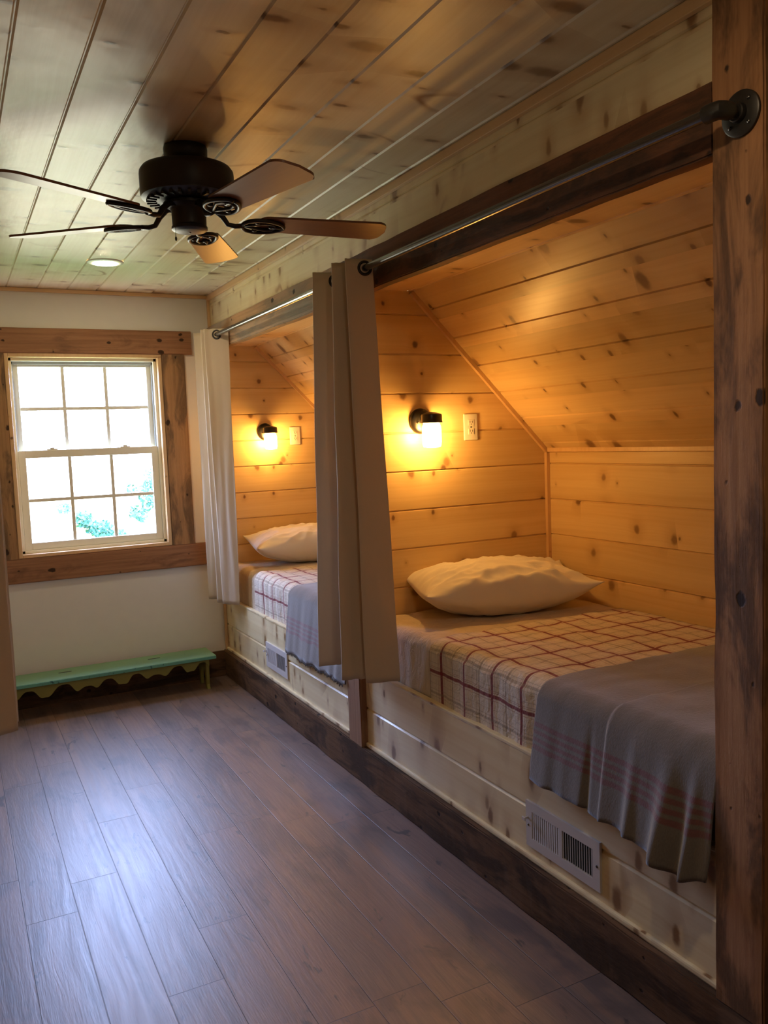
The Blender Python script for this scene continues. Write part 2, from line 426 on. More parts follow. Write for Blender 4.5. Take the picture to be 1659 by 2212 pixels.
_t = _n.nodes.new('ShaderNodeBsdfTranslucent'); _t.inputs[0].default_value = (0.9, 0.88, 0.82, 1); _m = _n.nodes.new('ShaderNodeMixShader'); _m.inputs[0].default_value = 0.22
_n.links.new(_s, _m.inputs[1]); _n.links.new(_t.outputs[0], _m.inputs[2]); _n.links.new(_m.outputs[0], _o.inputs[0])

def emitter(name, col, k):
    t = T(name); t.nt.nodes.remove(t.b)
    e = t.n('ShaderNodeEmission', {0: col, 1: k}); t.nt.links.new(e.outputs[0], t.out.inputs[0]); return t.m
bulb_m = emitter('bulb_glow', BULB, BULB_K)
down_m = emitter('downlight_glow', DOWN, DOWN_K)

# ------------------------------------------------------------------ shell
YM0, YM1 = 3.208, 3.337          # middle post / divider
YP0, YP1 = 1.184, 1.316          # near post
XW = 0.03                        # panel plane
XB = 1.04; KZ = 1.410; SX = 0.325; CZ = 2.125
CASE = dict(x0=-1.18, x1=-0.293, z0=0.882, z1=2.064)
YB = -1.7; XLW = -2.6

bm = bmesh.new(); box(bm, XLW, 1.2, YB, D + 0.15, -0.05, 0.0); struct(link('floor', bm, floor_m))
# ceiling: V-grooved boards running towards the window (front faces down)
b = boards((0, YB, H), (0, 1, 0), (1, 0, 0), D + 0.15 - YB, XLW, 1.25, phase=-0.815, w=0.163, depth=0.005, gw=0.012)
struct(link('ceiling', b, pine_ceil))
# far wall with the window hole
bm = bmesh.new(); c_ = CASE
for q in ((-2.7, c_['x0'], 0, H), (c_['x1'], 0.05, 0, H), (c_['x0'], c_['x1'], 0, c_['z0']), (c_['x0'], c_['x1'], c_['z1'], H)):
    box(bm, q[0], q[1], D, D + 0.13, q[2], q[3])
box(bm, 0.05, 1.3, D + 0.022, D + 0.13, 0, H)
struct(link('wall_far', bm, drywall))
# behind the camera and to its left
bm = bmesh.new(); box(bm, XLW, 1.2, YB - 0.1, YB, 0, H); struct(link('wall_back', bm, back_paint))
bm = bmesh.new(); box(bm, XLW - 0.1, XLW, YB, YP0, 0, H); box(bm, XLW, -1.53, YP0 - 0.02, YP0 + 0.05, 0, H); struct(link('wall_left', bm, back_paint))
# right wall: pine nearer than the bunks, and the strip over the openings
b = boards((XW, D, 0), (0, -1, 0), (0, 0, 1), D - YP0, 2.20, H, phase=0.166 - 0.155, w=PW)
struct(link('wall_right_upper', b, pine_front))
b = boards((XW, YP1, 0), (0, -1, 0), (0, 0, 1), YP1 - YB, 0, H)
struct(link('wall_right_near', b, pine_front))

def m_x(o_or_bm, mir):            # mirror a bmesh to the left-hand bunks
    if not mir: return
    for v in o_or_bm.verts: v.co.x = -1.5 - v.co.x
    bmesh.ops.reverse_faces(o_or_bm, faces=o_or_bm.faces[:])

def niche(y0, y1, mir=False, side='right'):
    sl = Vector((XB - SX, 0, KZ - CZ)); sl_n = Vector((-(CZ - KZ), 0, -(XB - SX))).normalized()   # into the niche
    clip = [((SX, 0, CZ), tuple(-sl_n)), ((0, 0, CZ), (0, 0, 1))]
    out = []
    # head wall (faces the camera) and foot wall
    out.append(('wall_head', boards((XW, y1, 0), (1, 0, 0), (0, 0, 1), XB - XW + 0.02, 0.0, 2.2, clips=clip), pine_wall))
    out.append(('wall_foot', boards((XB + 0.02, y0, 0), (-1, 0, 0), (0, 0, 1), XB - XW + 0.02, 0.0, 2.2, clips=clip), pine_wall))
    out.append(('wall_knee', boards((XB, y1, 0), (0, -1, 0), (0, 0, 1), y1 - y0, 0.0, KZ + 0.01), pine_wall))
    V = sl.normalized()
    bm_ = boards((SX, y0, CZ), (0, 1, 0), tuple(V), y1 - y0, 0.0, sl.length, phase=0.11, w=PW)
    out.append(('ceiling_slope', bm_, pine_slope))
    out.append(('ceiling_flat', boards((0, y0, CZ), (0, 1, 0), (1, 0, 0), y1 - y0, XW, SX, phase=SX - PW - 0.02), pine_slope))
    bm_ = bmesh.new(); box(bm_, XW + 0.05, XB + 0.10, y0 - 0.01, y1 + 0.02, CZ + 0.021, CZ + 0.05)  # unseen backing boxes, added above and behind the boards to stop light leaks
    out.append(('ceiling_leak_backing', bm_, back_paint)); bm_ = bmesh.new()
    box(bm_, XB + 0.021, XB + 0.05, y0 - 0.01, y1 + 0.02, 0.0, CZ + 0.02); out.append(('wall_leak_backing', bm_, back_paint))
    for nme, b_, mt in out:
        m_x(b_, mir); struct(link('%s_%s' % (nme, side), b_, mt))
    # corner strips along the head wall
    bm_ = bmesh.new(); s = 0.018
    def strip(p, q, w_):
        p, q = Vector(p), Vector(q); t_ = (q - p).normalized(); n_ = Vector((t_.z, 0, -t_.x)); n_ = n_ if n_.dot(Vector((-1, 0, -1))) > 0 else -n_
        vs = []
        for e in (p, q):
            for a, b2 in ((0, 0), (w_, 0), (w_, -w_), (0, -w_)): vs.append(bm_.verts.new(e + n_ * a + Vector((0, b2, 0))))
        for i in range(4): bm_.faces.new((vs[i], vs[(i + 1) % 4], vs[4 + (i + 1) % 4], vs[4 + i]))
        bm_.faces.new(vs[:4]); bm_.faces.new(vs[4:][::-1])
    strip((SX, y1, CZ), (XB, y1, KZ), s)
    strip((XB, y1, KZ - 0.008), (XB, y1, 0.5), s)
    box(bm_, XB - 0.016, XB, y0, y1 - 0.018, KZ - 0.006, KZ + 0.014, 0.002)
    bmesh.ops.recalc_face_normals(bm_, faces=bm_.faces[:]); uvbox(bm_, 2); m_x(bm_, mir)
    struct(link('trim_corner_%s' % side, bm_, pine_trim))

niche(YP1 - 0.02, YM0, False, 'near_bunk'); niche(YM1, D, False, 'far_bunk')
niche(YP1 - 0.02, YM0, True, 'left_near'); niche(YM1, D, True, 'left_far')
# left-hand bunk fronts and upper strip (just out of the frame)
b = boards((XW, D, 0), (0, -1, 0), (0, 0, 1), D - YP0, 2.075, H); m_x(b, True); struct(link('wall_left_upper', b, pine_front))
b = boards((XW, D, 0), (0, -1, 0), (0, 0, 1), D - YP0, 0, 0.512); m_x(b, True); struct(link('wall_left_lower', b, pine_front))
bm = bmesh.new(); box(bm, XW, XB, YP0, D, 0.62, 0.72); m_x(bm, True); struct(link('wall_left_bed_platform', bm, sheet_mat))
bm = bmesh.new(); box(bm, 0, XW, YM0, YM1, 0.16, 2.08); m_x(bm, True); uvbox(bm, 2); struct(link('trim_left_post', bm, rec_post))

# trims: ceiling edges and far corner
bm = bmesh.new(); box(bm, 0.012, XW, YP1, D, H - 0.032, H - 0.001, 0.002); uvbox(bm, 1); struct(link('trim_1', bm, pine_trim))
bm = bmesh.new(); box(bm, -1.5, 0.012, D - 0.02, D, H - 0.022, H - 0.001, 0.002); uvbox(bm, 0); struct(link('trim_2', bm, pine_trim))
bm = bmesh.new(); box(bm, 0.012, XW, D - 0.018, D, 0.166, H - 0.03, 0.002); uvbox(bm, 2); struct(link('trim_3', bm, pine_trim))
# baseboards
def rough_board(b_, along, mat, name, amp=0.003, seg=0.05, parent=None, bev=0.004):
    bm_ = bmesh.new(); box(bm_, *b_)
    lo = [b_[0], b_[2], b_[4]]; hi = [b_[1], b_[3], b_[5]]
    n_ = max(2, int((hi[along] - lo[along]) / seg))
    for i in range(1, n_):
        co = [0, 0, 0]; co[along] = lo[along] + (hi[along] - lo[along]) * i / n_; no = [0, 0, 0]; no[along] = 1
        bmesh.ops.bisect_plane(bm_, geom=bm_.verts[:] + bm_.edges[:] + bm_.faces[:], plane_co=co, plane_no=no)
    es = [e for e in bm_.edges if len(e.link_faces) == 2 and e.calc_face_angle(0) > 1.0 and abs((e.verts[0].co - e.verts[1].co)[along]) > 1e-4]
    bmesh.ops.bevel(bm_, geom=es, offset=bev, segments=2, affect='EDGES')
    uvbox(bm_, along)
    for v in bm_.verts:
        p = v.co * 6.0
        d_ = Vector((noise.noise(p + Vector((3, 0, 0))), noise.noise(p + Vector((0, 7, 0))), noise.noise(p + Vector((0, 0, 11))))) * amp
        d_[along] = 0; v.co += d_
    return link(name, bm_, mat, parent)
struct(rough_board((0.0, 0.034, YB, D, 0.0, 0.1655), 1, rec_base, 'baseboard_right', 0.004))
struct(rough_board((-1.5, 0.0, D - 0.028, D, 0.0, 0.163), 0, rec_base, 'baseboard_far', 0.002))
struct(rough_board((-1.53, -1.5, YP0, D, 0.0, 0.1655), 1, rec_base, 'baseboard_left', 0.002))

# ------------------------------------------------------------------ posts, beams
def timber(name, b_, along, mat, label, cat, amp=0.003):
    o = rough_board(b_, along, mat, name, amp); return tag(o, label, cat)
timber('timber_post', (0.0, 0.036, YP0, YP1, 0.166, H - 0.001), 2, rec_post, 'dark rough reclaimed wood post filling the right edge, at the near bunk', 'post')
timber('timber_post', (0.0, 0.036, YM0, YM1, 0.166, 2.08), 2, rec_mid, 'reclaimed wood post between the two bunks, behind the middle curtains', 'post', 0.002)
timber('header_beam', (0.0, 0.045, YP1, YM0 + 0.06, 2.0765, 2.231), 1, rec_beam, 'dark brown reclaimed header board over the near bunk opening', 'beam')
timber('header_beam', (0.0, 0.045, YM0 + 0.06, D - 0.02, 2.0765, 2.231), 1, rec_beam_far, 'greyed reclaimed header board over the far bunk opening', 'beam')

# ------------------------------------------------------------------ window
x0, x1, z0, z1 = c_['x0'], c_['x1'], c_['z0'], c_['z1']
win = struct(bpy.data.objects.new('window_1', None)); COL.objects.link(win); win.location = (-0.737, D + 0.09, z0)
bpy.context.view_layer.update()
bm = bmesh.new()
for q in ((x0, x0 + 0.022, z0, z1), (x1 - 0.022, x1, z0, z1), (x0 + 0.022, x1 - 0.022, z1 - 0.022, z1), (x0 + 0.022, x1 - 0.022, z0, z0 + 0.02)):
    box(bm, q[0], q[1], D - 0.012, D + 0.075, q[2], q[3], 0.002)
uvbox(bm, 2); link('jamb', bm, pine_trim, win)
fx0, fx1, fz0, fz1 = x0 + 0.022, x1 - 0.022, z0 + 0.02, z1 - 0.022
bm = bmesh.new()
for q in ((fx0, fx0 + 0.018, fz0, fz1), (fx1 - 0.018, fx1, fz0, fz1), (fx0, fx1, fz1 - 0.018, fz1), (fx0, fx1, fz0, fz0 + 0.018)):
    box(bm, q[0], q[1], D + 0.04, D + 0.125, q[2], q[3], 0.002)
link('frame', bm, vinyl, win)
bm = bmesh.new()
for q in ((fx0 + 0.018, fx0 + 0.026, 1.49, fz1 - 0.018), (fx1 - 0.026, fx1 - 0.018, 1.49, fz1 - 0.018), (fx0 + 0.018, fx1 - 0.018, fz1 - 0.034, fz1 - 0.018)):
    box(bm, q[0], q[1], D + 0.072, D + 0.095, q[2], q[3], 0.001)
link('track', bm, vinyl_track, win)
def sash(yc, sz0, sz1, st, bot, top, nm):
    sx0, sx1 = fx0 + 0.018, fx1 - 0.018
    bm_ = bmesh.new(); e = 0.014
    box(bm_, sx0, sx0 + st, yc - e, yc + e, sz0, sz1, 0.003); box(bm_, sx1 - st, sx1, yc - e, yc + e, sz0, sz1, 0.003)
    box(bm_, sx0 + st, sx1 - st, yc - e, yc + e, sz0, sz0 + bot, 0.003); box(bm_, sx0 + st, sx1 - st, yc - e, yc + e, sz1 - top, sz1, 0.003)
    s_ = link(nm, bm_, vinyl, win)
    gx0, gx1, gz0, gz1 = sx0 + st, sx1 - st, sz0 + bot, sz1 - top
    bm_ = bmesh.new()
    for k in (1, 2):
        xx = gx0 + (gx1 - gx0) * k / 3; box(bm_, xx - 0.010, xx + 0.010, yc - 0.006, yc + 0.006, gz0, gz1, 0.002)
    zz = (gz0 + gz1) / 2; box(bm_, gx0, gx1, yc - 0.0062, yc + 0.0062, zz - 0.010, zz + 0.010, 0.002)
    link('muntins', bm_, vinyl, s_)
    bm_ = bmesh.new(); box(bm_, gx0, gx1, yc - 0.002 + 0.009, yc + 0.002 + 0.009, gz0, gz1)
    link('pane', bm_, glass, s_)
    return s_
sash(D + 0.105, 1.475, fz1 - 0.018, 0.036, 0.028, 0.03, 'sash_upper')
lo = sash(D + 0.062, fz0 + 0.018, 1.505, 0.042, 0.042, 0.045, 'sash_lower')
for xx in (-0.95, -0.53):
    bm = bmesh.new(); box(bm, xx - 0.03, xx + 0.03, D + 0.05, D + 0.075, 1.505, 1.511, 0.002); box(bm, xx - 0.012, xx + 0.012, D + 0.05, D + 0.07, 1.511, 1.519, 0.002)
    link('sash_lock', bm, vinyl, lo)
# casing boards
struct(rough_board((-1.40, -0.1025, D - 0.022, D, 2.064, 2.207), 0, rec_case, 'trim_4', 0.0015))
struct(rough_board((-1.43, -0.060, D - 0.022, D, 0.738, 0.880), 0, rec_case, 'trim_5', 0.0015))
struct(rough_board((-1.33, -1.181, D - 0.020, D, 0.881, 2.063), 2, rec_case_side, 'trim_6', 0.0015))
struct(rough_board((-0.292, -0.1506, D - 0.020, D, 0.881, 2.063), 2, rec_case_side, 'trim_7', 0.0015))

# ------------------------------------------------------------------ bunk bases
for (ya, yb, lab) in ((YP1 - 0.018, YM0 - 0.0005, 'pine-board front and ledge of the near bunk, with dark knots'), (YM1 + 0.0005, D - 0.0185, 'pine-board front and ledge of the far bunk by the window wall')):
    t_ = thing('bunk_base', lab, 'bunk bed', (0.1, (ya + yb) / 2, 0.0))
    b = boards((XW, yb, 0), (0, -1, 0), (0, 0, 1), yb - ya, 0.0, 0.506, phase=0.335 - PW + 0.0, thick=0.018, gw=0.015, depth=0.007)
    link('front_panel', b, pine_front, t_)
    bm = bmesh.new(); box(bm, XW - 0.002, XW + 0.024, ya, yb, 0.500, 0.514, 0.004); uvbox(bm, 1); link('ledge_cap', bm, pine_front, t_)
    bm = bmesh.new(); box(bm, XW + 0.026, XB - 0.004, ya + 0.004, yb - 0.004, 0.30, 0.42); uvbox(bm, 1); link('platform', bm, pine_wall, t_)
    bm = bmesh.new(); box(bm, XW - 0.012, XW + 0.004, ya, yb, 0.166, 0.186, 0.006); uvbox(bm, 1); link('bottom_moulding', bm, pine_front, t_)

# ------------------------------------------------------------------ bedding
def smooth_noise(y, s, k): return noise.noise(Vector((y * s, k * 3.7, 1.3)))
MX0 = 0.075; MZ = 0.725
def path_pts(zend, xfold, r_, zt, xback, tuckx):
    """cross section from the back (xback) over the front edge down to zend; returns (x, z)"""
    P = []; n_ = 30
    for i in range(n_ + 1): P.append((xback + (xfold + r_ - xback) * i / n_, zt))
    for i in range(1, 9):
        a = math.pi / 2 * i / 8; P.append((xfold + r_ - r_ * math.sin(a), zt - r_ + r_ * math.cos(a)))
    m_ = 16
    for i in range(1, m_ + 1):
        k = i / m_; P.append((xfold + (tuckx - xfold) * k, (zt - r_) + (zend - zt + r_) * k))
    return P
def drape(name, ya, yb, P, mat, label, cat, amp_side=0.006, amp_top=0.004, seed=0, freq=9.0, thick=0.004, ny=90, grow=False, endrag=0.0, step=None, hemflare=None):
    bm_ = bmesh.new(); L = bm_.loops.layers.uv.verify()
    s_ = [0.0]
    for a, b2 in zip(P, P[1:]): s_.append(s_[-1] + math.hypot(a[0] - b2[0], a[1] - b2[1]))
    tot = s_[-1]; G = []; UVd = {}
    zt = P[0][1]
    for j in range(ny + 1):
        row = []
        y = ya + (yb - ya) * j / ny
        for i, (x, z) in enumerate(P):
            down = max(0.0, min(1.0, (zt - 0.03 - z) / 0.25))
            nx = 0; nz = 0; ny_ = 0
            nz = amp_top * (noise.noise(Vector((x * 7, y * 7, seed))) + 0.6 * noise.noise(Vector((x * 19, y * 16, seed + 2)))) * (1 - down)
            g = (0.25 + down) if grow else (1.0 if down > 0 else 0.3)
            wv = noise.noise(Vector((y * freq, seed * 1.7, 0.3 + z * 1.2))) + 0.5 * noise.noise(Vector((y * freq * 2.3, seed * 2.1, z * 2.0)))
            nx = -abs(amp_side) * (wv + 0.35) * g * (1 if down > 0 else 0)
            if i > len(P) - 8 and endrag: nz += endrag * noise.noise(Vector((y * 12, seed, 5)))
            if step and y < step[0]:
                k_ = min(1.0, (step[0] - y) / 0.012); nz += step[1] * k_ * (1 - down); nx -= step[1] * k_ * min(1, down * 6)
            if hemflare: dx, dz = hemflare(y, down); nx += dx; nz += dz
            ey = (0.013 * noise.noise(Vector((y * 8, z * 9, seed + 7))) * down + 0.005 * noise.noise(Vector((x * 9, y * 9, seed + 5)))) if not grow else 0.0
            if j == 0 or j == ny: ey = 0.006 * noise.noise(Vector((x * 9, z * 9, seed + j)))
            v = bm_.verts.new((x + nx, y + ey, z + nz)); row.append(v); UVd[v] = (y, tot - s_[i])
        G.append(row)
    for j in range(ny):
        for i in range(len(P) - 1):
            f = bm_.faces.new((G[j][i], G[j][i + 1], G[j + 1][i + 1], G[j + 1][i]))
            for l in f.loops: l[L].uv = UVd[l.vert]
    bm_.normal_update()
    o = link(name, bm_, mat, None, True)
    so = o.modifiers.new('thickness', 'SOLIDIFY'); so.thickness = thick; so.offset = 0
    return tag(o, label, cat)

def bed(ya, yb, plaid_y, grey_y, who, seed, near):
    m_ = thing('mattress', 'low mattress in a pale fitted sheet on the %s bunk, mostly under blankets' % who, 'mattress', (0.5, (ya + yb) / 2, 0.42))
    bm_ = bmesh.new(); box(bm_, MX0, XB - 0.012, ya + 0.02, yb - 0.012, 0.421, MZ - 0.004, 0.035, 5)
    link('mattress_cover', bm_, sheet_mat, m_, True)
    drape('bed_cover', ya + 0.04, yb - 0.03, path_pts(0.50, MX0 - 0.008, 0.045, MZ + 0.004, XB - 0.03, MX0 - 0.012), coverlet_mat,
          'crinkled beige bed cover showing by the pillow of the %s bunk' % who, 'bedspread', 0.006, 0.006, seed, 16.0, 0.003, 150)
    drape('plaid_quilt', ya + 0.05, plaid_y, path_pts(0.503, MX0 - 0.020, 0.048, MZ + 0.013, XB - 0.035, MX0 - 0.022), plaid_mat,
          'cream quilt with red and grey plaid lines spread over the %s bunk' % who, 'quilt', 0.010, 0.008, seed + 1, 13.0, 0.004, 150)
    fl = None
    if near:
        def fl(y, down):
            # deep folds at the post end of the throw
            f1 = math.exp(-((y - 1.455) / 0.030) ** 2); f2 = math.exp(-((y - 1.580) / 0.020) ** 2); f3 = math.exp(-((y - 1.375) / 0.018) ** 2)
            b2 = math.exp(-((y - 1.755) / 0.012) ** 2)
            return (down ** 1.3 * (-0.052 * f1 - 0.018 * f2 - 0.030 * f3 + 0.012 * b2), -0.020 * down * math.exp(-((y - 1.42) / 0.07) ** 2))
    g = drape('grey_throw', ya + 0.004, grey_y, path_pts(0.452 if near else 0.415, MX0 - 0.045, 0.060, MZ + 0.023, XB - 0.04, -0.004), wool,
          'grey wool throw with dark red stripes hanging over the front of the %s bunk' % who, 'blanket', 0.010, 0.005, seed + 2, 8.0, 0.006, 170, True, 0.012,
          step=((1.70, 0.010) if near else None), hemflare=fl)
    return g
g1 = bed(YP1, YM0, 2.685, 2.005, 'near', 3, True)
g2 = bed(YM1, D, 4.715, 4.10, 'far', 13, False)
# fringe along the throws' hems
def fringe(o, ya, yb, n_):
    bm_ = bmesh.new(); me = o.data; L_ = len(path_pts(0.4, 0, 0.06, 0.7, 1, 0)); ny = 170
    for k in range(n_):
        y = ya + (yb - ya) * (k + 0.5) / n_; j = min(ny, max(0, round((y - ya) / (yb - ya) * ny)))
        v = me.vertices[j * L_ + L_ - 1].co
        l = 0.010 + 0.012 * random.random(); a = random.uniform(-0.004, 0.004)
        w_ = 0.0009
        p = [Vector((v.x, y - w_, v.z)), Vector((v.x, y + w_, v.z)), Vector((v.x + a * .3, y + w_ * .5 + a, v.z - l)), Vector((v.x + a * .3 - 0.001, y - w_ * .5 + a, v.z - l))]
        q = [c + Vector((-0.0018, 0, 0)) for c in p]
        A = [bm_.verts.new(c) for c in p]; B = [bm_.verts.new(c) for c in q]
        bm_.faces.new(A); bm_.faces.new(B[::-1])
        for i in range(4): bm_.faces.new((A[i], B[i], B[(i + 1) % 4], A[(i + 1) % 4]))
    bmesh.ops.recalc_face_normals(bm_, faces=bm_.faces[:])
    uvbox(bm_, 1)
    f_ = link('fringe', bm_, wool, o); f_['kind'] = 'stuff'
fringe(g2, YM1 + 0.03, 4.10, 200)

def pillow(c, rot, L_, W_, T_, tilt, label, seed):
    bm_ = bmesh.new(); n_ = 96; m_ = 64; top = []; bot = []
    def pt(i, j, s):
        u = -1 + 2 * i / n_; v = -1 + 2 * j / m_
        # pulled-in edges leave pointed corners
        ex = 1 - 0.10 * (1 - v * v) ** 1.0 * abs(u) ** 3; ey = 1 - 0.13 * (1 - u * u) * abs(v) ** 3
        x = u * L_ / 2 * (ex if abs(u) > 0 else 1); y = v * W_ / 2 * ey
        x = u * L_ / 2 * (1 - 0.07 * (1 - v ** 2) * u * u); 
        h = max(0.0, (1 - abs(u) ** 2.3)) ** 0.72 * max(0.0, (1 - abs(v) ** 2.4)) ** 0.60
        rad = math.hypot(u, v); ang = math.atan2(v, u)
        rg = 1 - abs(noise.noise(Vector((ang * 3.2, rad * 0.9, seed + 4)))) * 2.2
        rg2 = 1 - abs(noise.noise(Vector((u * 2.6 + v * 2.0, v * 2.4 - u * 0.8, seed + 9)))) * 2.4
        wr = 0.016 * rg * min(1, rad * 1.15) ** 2 + 0.012 * rg2 + 0.012 * noise.noise(Vector((u * 1.9, v * 1.8, seed)))
        wr += 0.0035 * noise.noise(Vector((u * 11, v * 9, seed + 2)))
        z = s * (T_ / 2) * h + wr * min(1.0, h * 1.5)
        if s < 0: z = -(T_ / 2) * min(h, 0.86) + wr * 0.5 * min(1.0, h * 1.5)
        z += 0.045 * abs(u) ** 3 * abs(v) ** 1.5
        return Vector((x, y, z))
    for s, G in ((1, top), (-1, bot)):
        for i in range(n_ + 1): G.append([bm_.verts.new(pt(i, j, s)) for j in range(m_ + 1)])
    for s, G in ((1, top), (-1, bot)):
        for i in range(n_):
            for j in range(m_):
                q = (G[i][j], G[i + 1][j], G[i + 1][j + 1], G[i][j + 1]); bm_.faces.new(q if s > 0 else q[::-1])
    bmesh.ops.remove_doubles(bm_, verts=bm_.verts[:], dist=0.0008)
    uvbox(bm_, 0)
    o = link('pillow', bm_, pillow_mat, None, True)
    o.location = c; o.rotation_euler = (tilt[0], tilt[1], rot)
    return tag(o, label, 'pillow')
pillow((0.588, 2.990, MZ + 0.110), R(-13), 0.79, 0.43, 0.225, (R(5), 0), 'white cotton pillow on the near bunk, under its lit wall lamp', 2)
pillow((0.56, 5.015, MZ + 0.112), R(-5), 0.84, 0.42, 0.225, (R(6), 0), 'white cotton pillow on the far bunk, half hidden by the middle curtains', 7)

# ------------------------------------------------------------------ curtains and rod
RX, RZ = -0.066, 2.135
def catmull(P, n_):
    out = []
    for k in range(n_ + 1):
        t_ = k / n_ * (len(P) - 1); i = min(int(t_), len(P) - 2); f = t_ - i
        p0 = P[max(i - 1, 0)]; p1 = P[i]; p2 = P[i + 1]; p3 = P[min(i + 2, len(P) - 1)]
        out.append(tuple(0.5 * (2 * b_ + (-a + c) * f + (2 * a - 5 * b_ + 4 * c - d_) * f * f + (-a + 3 * b_ - 3 * c + d_) * f ** 3) for a, b_, c, d_ in zip(p0, p1, p2, p3)))
    return out
def curtain(top, bot, ztop, zbot, label, grommets, seed, nu=120, nv=60, name='curtain', rx=RX, bend=1.0):
    bm_ = bmesh.new(); L = bm_.loops.layers.uv.verify()
    T0 = catmull(top, nu); B0 = catmull(bot, nu); G = []; uvd = {}
    sT = [0.0]
    for a, b_ in zip(B0, B0[1:]): sT.append(sT[-1] + math.hypot(a[0] - b_[0], a[1] - b_[1]))
    for j in range(nv + 1):
        k = j / nv; z = ztop + (zbot - ztop) * k; row = []
        for i in range(nu + 1):
            kk = k ** bend
            x = T0[i][0] * (1 - kk) + B0[i][0] * kk; y = T0[i][1] * (1 - kk) + B0[i][1] * kk
            a = 0.005 * min(1, k * 3 + 0.15)
            x += a * noise.noise(Vector((i * 0.06, z * 2.2, seed))); y += a * noise.noise(Vector((i * 0.06 + 5, z * 2.0, seed + 3)))
            zz = z + (0.004 * noise.noise(Vector((i * 0.09, 2, seed))) if j in (0, nv) else 0)
            v = bm_.verts.new((x, y, zz)); row.append(v); uvd[v] = (sT[i], z)
        G.append(row)
    for j in range(nv):
        for i in range(nu):
            f = bm_.faces.new((G[j][i], G[j][i + 1], G[j + 1][i + 1], G[j + 1][i]))
            for l in f.loops: l[L].uv = uvd[l.vert]
    c = link(name, bm_, linen, None, True)
    so = c.modifiers.new('thickness', 'SOLIDIFY'); so.thickness = 0.0028; so.offset = 0
    tag(c, label, 'curtain')
    # side hem
    for edge in (0, nu):
        bm_ = bmesh.new()
        pts = [G_[edge] for G_ in ()]
        bm_.free()
    for gi in grommets:                # index fraction where the cloth crosses the rod
        i = int(gi * nu)
        # find crossing near i
        best = min(range(max(1, i - 14), min(nu - 1, i + 14)), key=lambda q: abs(T0[q][0] - rx))
        p = Vector((rx, T0[best][1], RZ)); t_ = Vector((T0[best + 1][0] - T0[best - 1][0], T0[best + 1][1] - T0[best - 1][1], 0)).normalized()
        nrm = Vector((t_.y, -t_.x, 0)); bm_ = bmesh.new(); seg = 28; rings = []
        for a in range(seg):
            an = 2 * math.pi * a / seg; rad = t_ * math.cos(an) + Vector((0, 0, 1)) * math.sin(an)
            rings.append([bm_.verts.new(p + rad * (0.0235 + 0.0055 * math.cos(b_ * math.pi / 4)) + nrm * 0.0045 * math.sin(b_ * math.pi / 4)) for b_ in range(8)])
        for a in range(seg):
            for b_ in range(8):
                bm_.faces.new((rings[a][b_], rings[(a + 1) % seg][b_], rings[(a + 1) % seg][(b_ + 1) % 8], rings[a][(b_ + 1) % 8]))
        bmesh.ops.recalc_face_normals(bm_, faces=bm_.faces[:])
        link('grommet', bm_, iron, c, True)
    return c
ZT, ZB = 2.168, 0.53
curtain([(-0.158, 3.150), (-0.11, 3.140), (-0.030, 3.125), (-0.012, 3.080), (-0.06, 3.045)],
        [(-0.150, 3.290), (-0.10, 3.280), (-0.045, 3.260), (-0.035, 3.190), (-0.07, 3.150)], ZT, ZB,
        'beige grommet curtain drawn back in front of the middle post, left of two', (0.4,), 1)
curtain([(-0.060, 3.000), (-0.120, 2.985), (-0.155, 2.968), (-0.13, 2.955), (-0.07, 2.945), (-0.022, 2.925), (-0.022, 2.905), (-0.08, 2.893), (-0.140, 2.880), (-0.10, 2.872), (-0.036, 2.862)],
        [(-0.070, 3.110), (-0.120, 3.070), (-0.152, 3.045), (-0.12, 3.030), (-0.07, 3.015), (-0.030, 2.990), (-0.035, 2.975), (-0.07, 2.965), (-0.085, 2.950), (-0.03, 2.925), (0.040, 2.905)], ZT, ZB,
        'beige grommet curtain gathered at the near bunk, right of the two at the middle post', (0.1, 0.4, 0.7, 0.95), 4, nu=220)
curtain([(-0.145, 5.030), (-0.09, 5.015), (-0.030, 4.990), (-0.035, 4.950), (-0.10, 4.900), (-0.143, 4.880), (-0.10, 4.873), (-0.080, 4.869), (-0.130, 4.858), (-0.10, 4.845), (-0.05, 4.810), (-0.008, 4.780)],
        [(-0.105, 5.170), (-0.09, 5.150), (-0.055, 5.125), (-0.055, 5.080), (-0.09, 5.030), (-0.095, 5.005), (-0.06, 4.980), (-0.045, 4.960), (-0.080, 4.945), (-0.05, 4.905), (-0.03, 4.875), (-0.004, 4.850)], ZT, ZB,
        'pale beige curtain bunched beside the window at the far end of the far bunk', (0.12, 0.42, 0.6, 0.92), 8, nu=240)
mirx = lambda P: [(-1.5 - x, y) for x, y in P]
curtain(mirx([(-0.155, 3.235), (-0.09, 3.225), (-0.03, 3.215), (-0.03, 3.17), (-0.09, 3.15), (-0.150, 3.130), (-0.09, 3.110), (-0.03, 3.09), (0.0, 3.06)]),
        mirx([(-0.156, 3.250), (-0.09, 3.240), (-0.05, 3.225), (-0.05, 3.195), (-0.10, 3.175), (-0.146, 3.150), (-0.09, 3.125), (-0.03, 3.100), (0.02, 3.06)]), ZT, ZB,
        'beige curtain hanging at the left edge, across from the middle post', (0.12, 0.5), 12, nu=200, rx=-1.5 - RX)

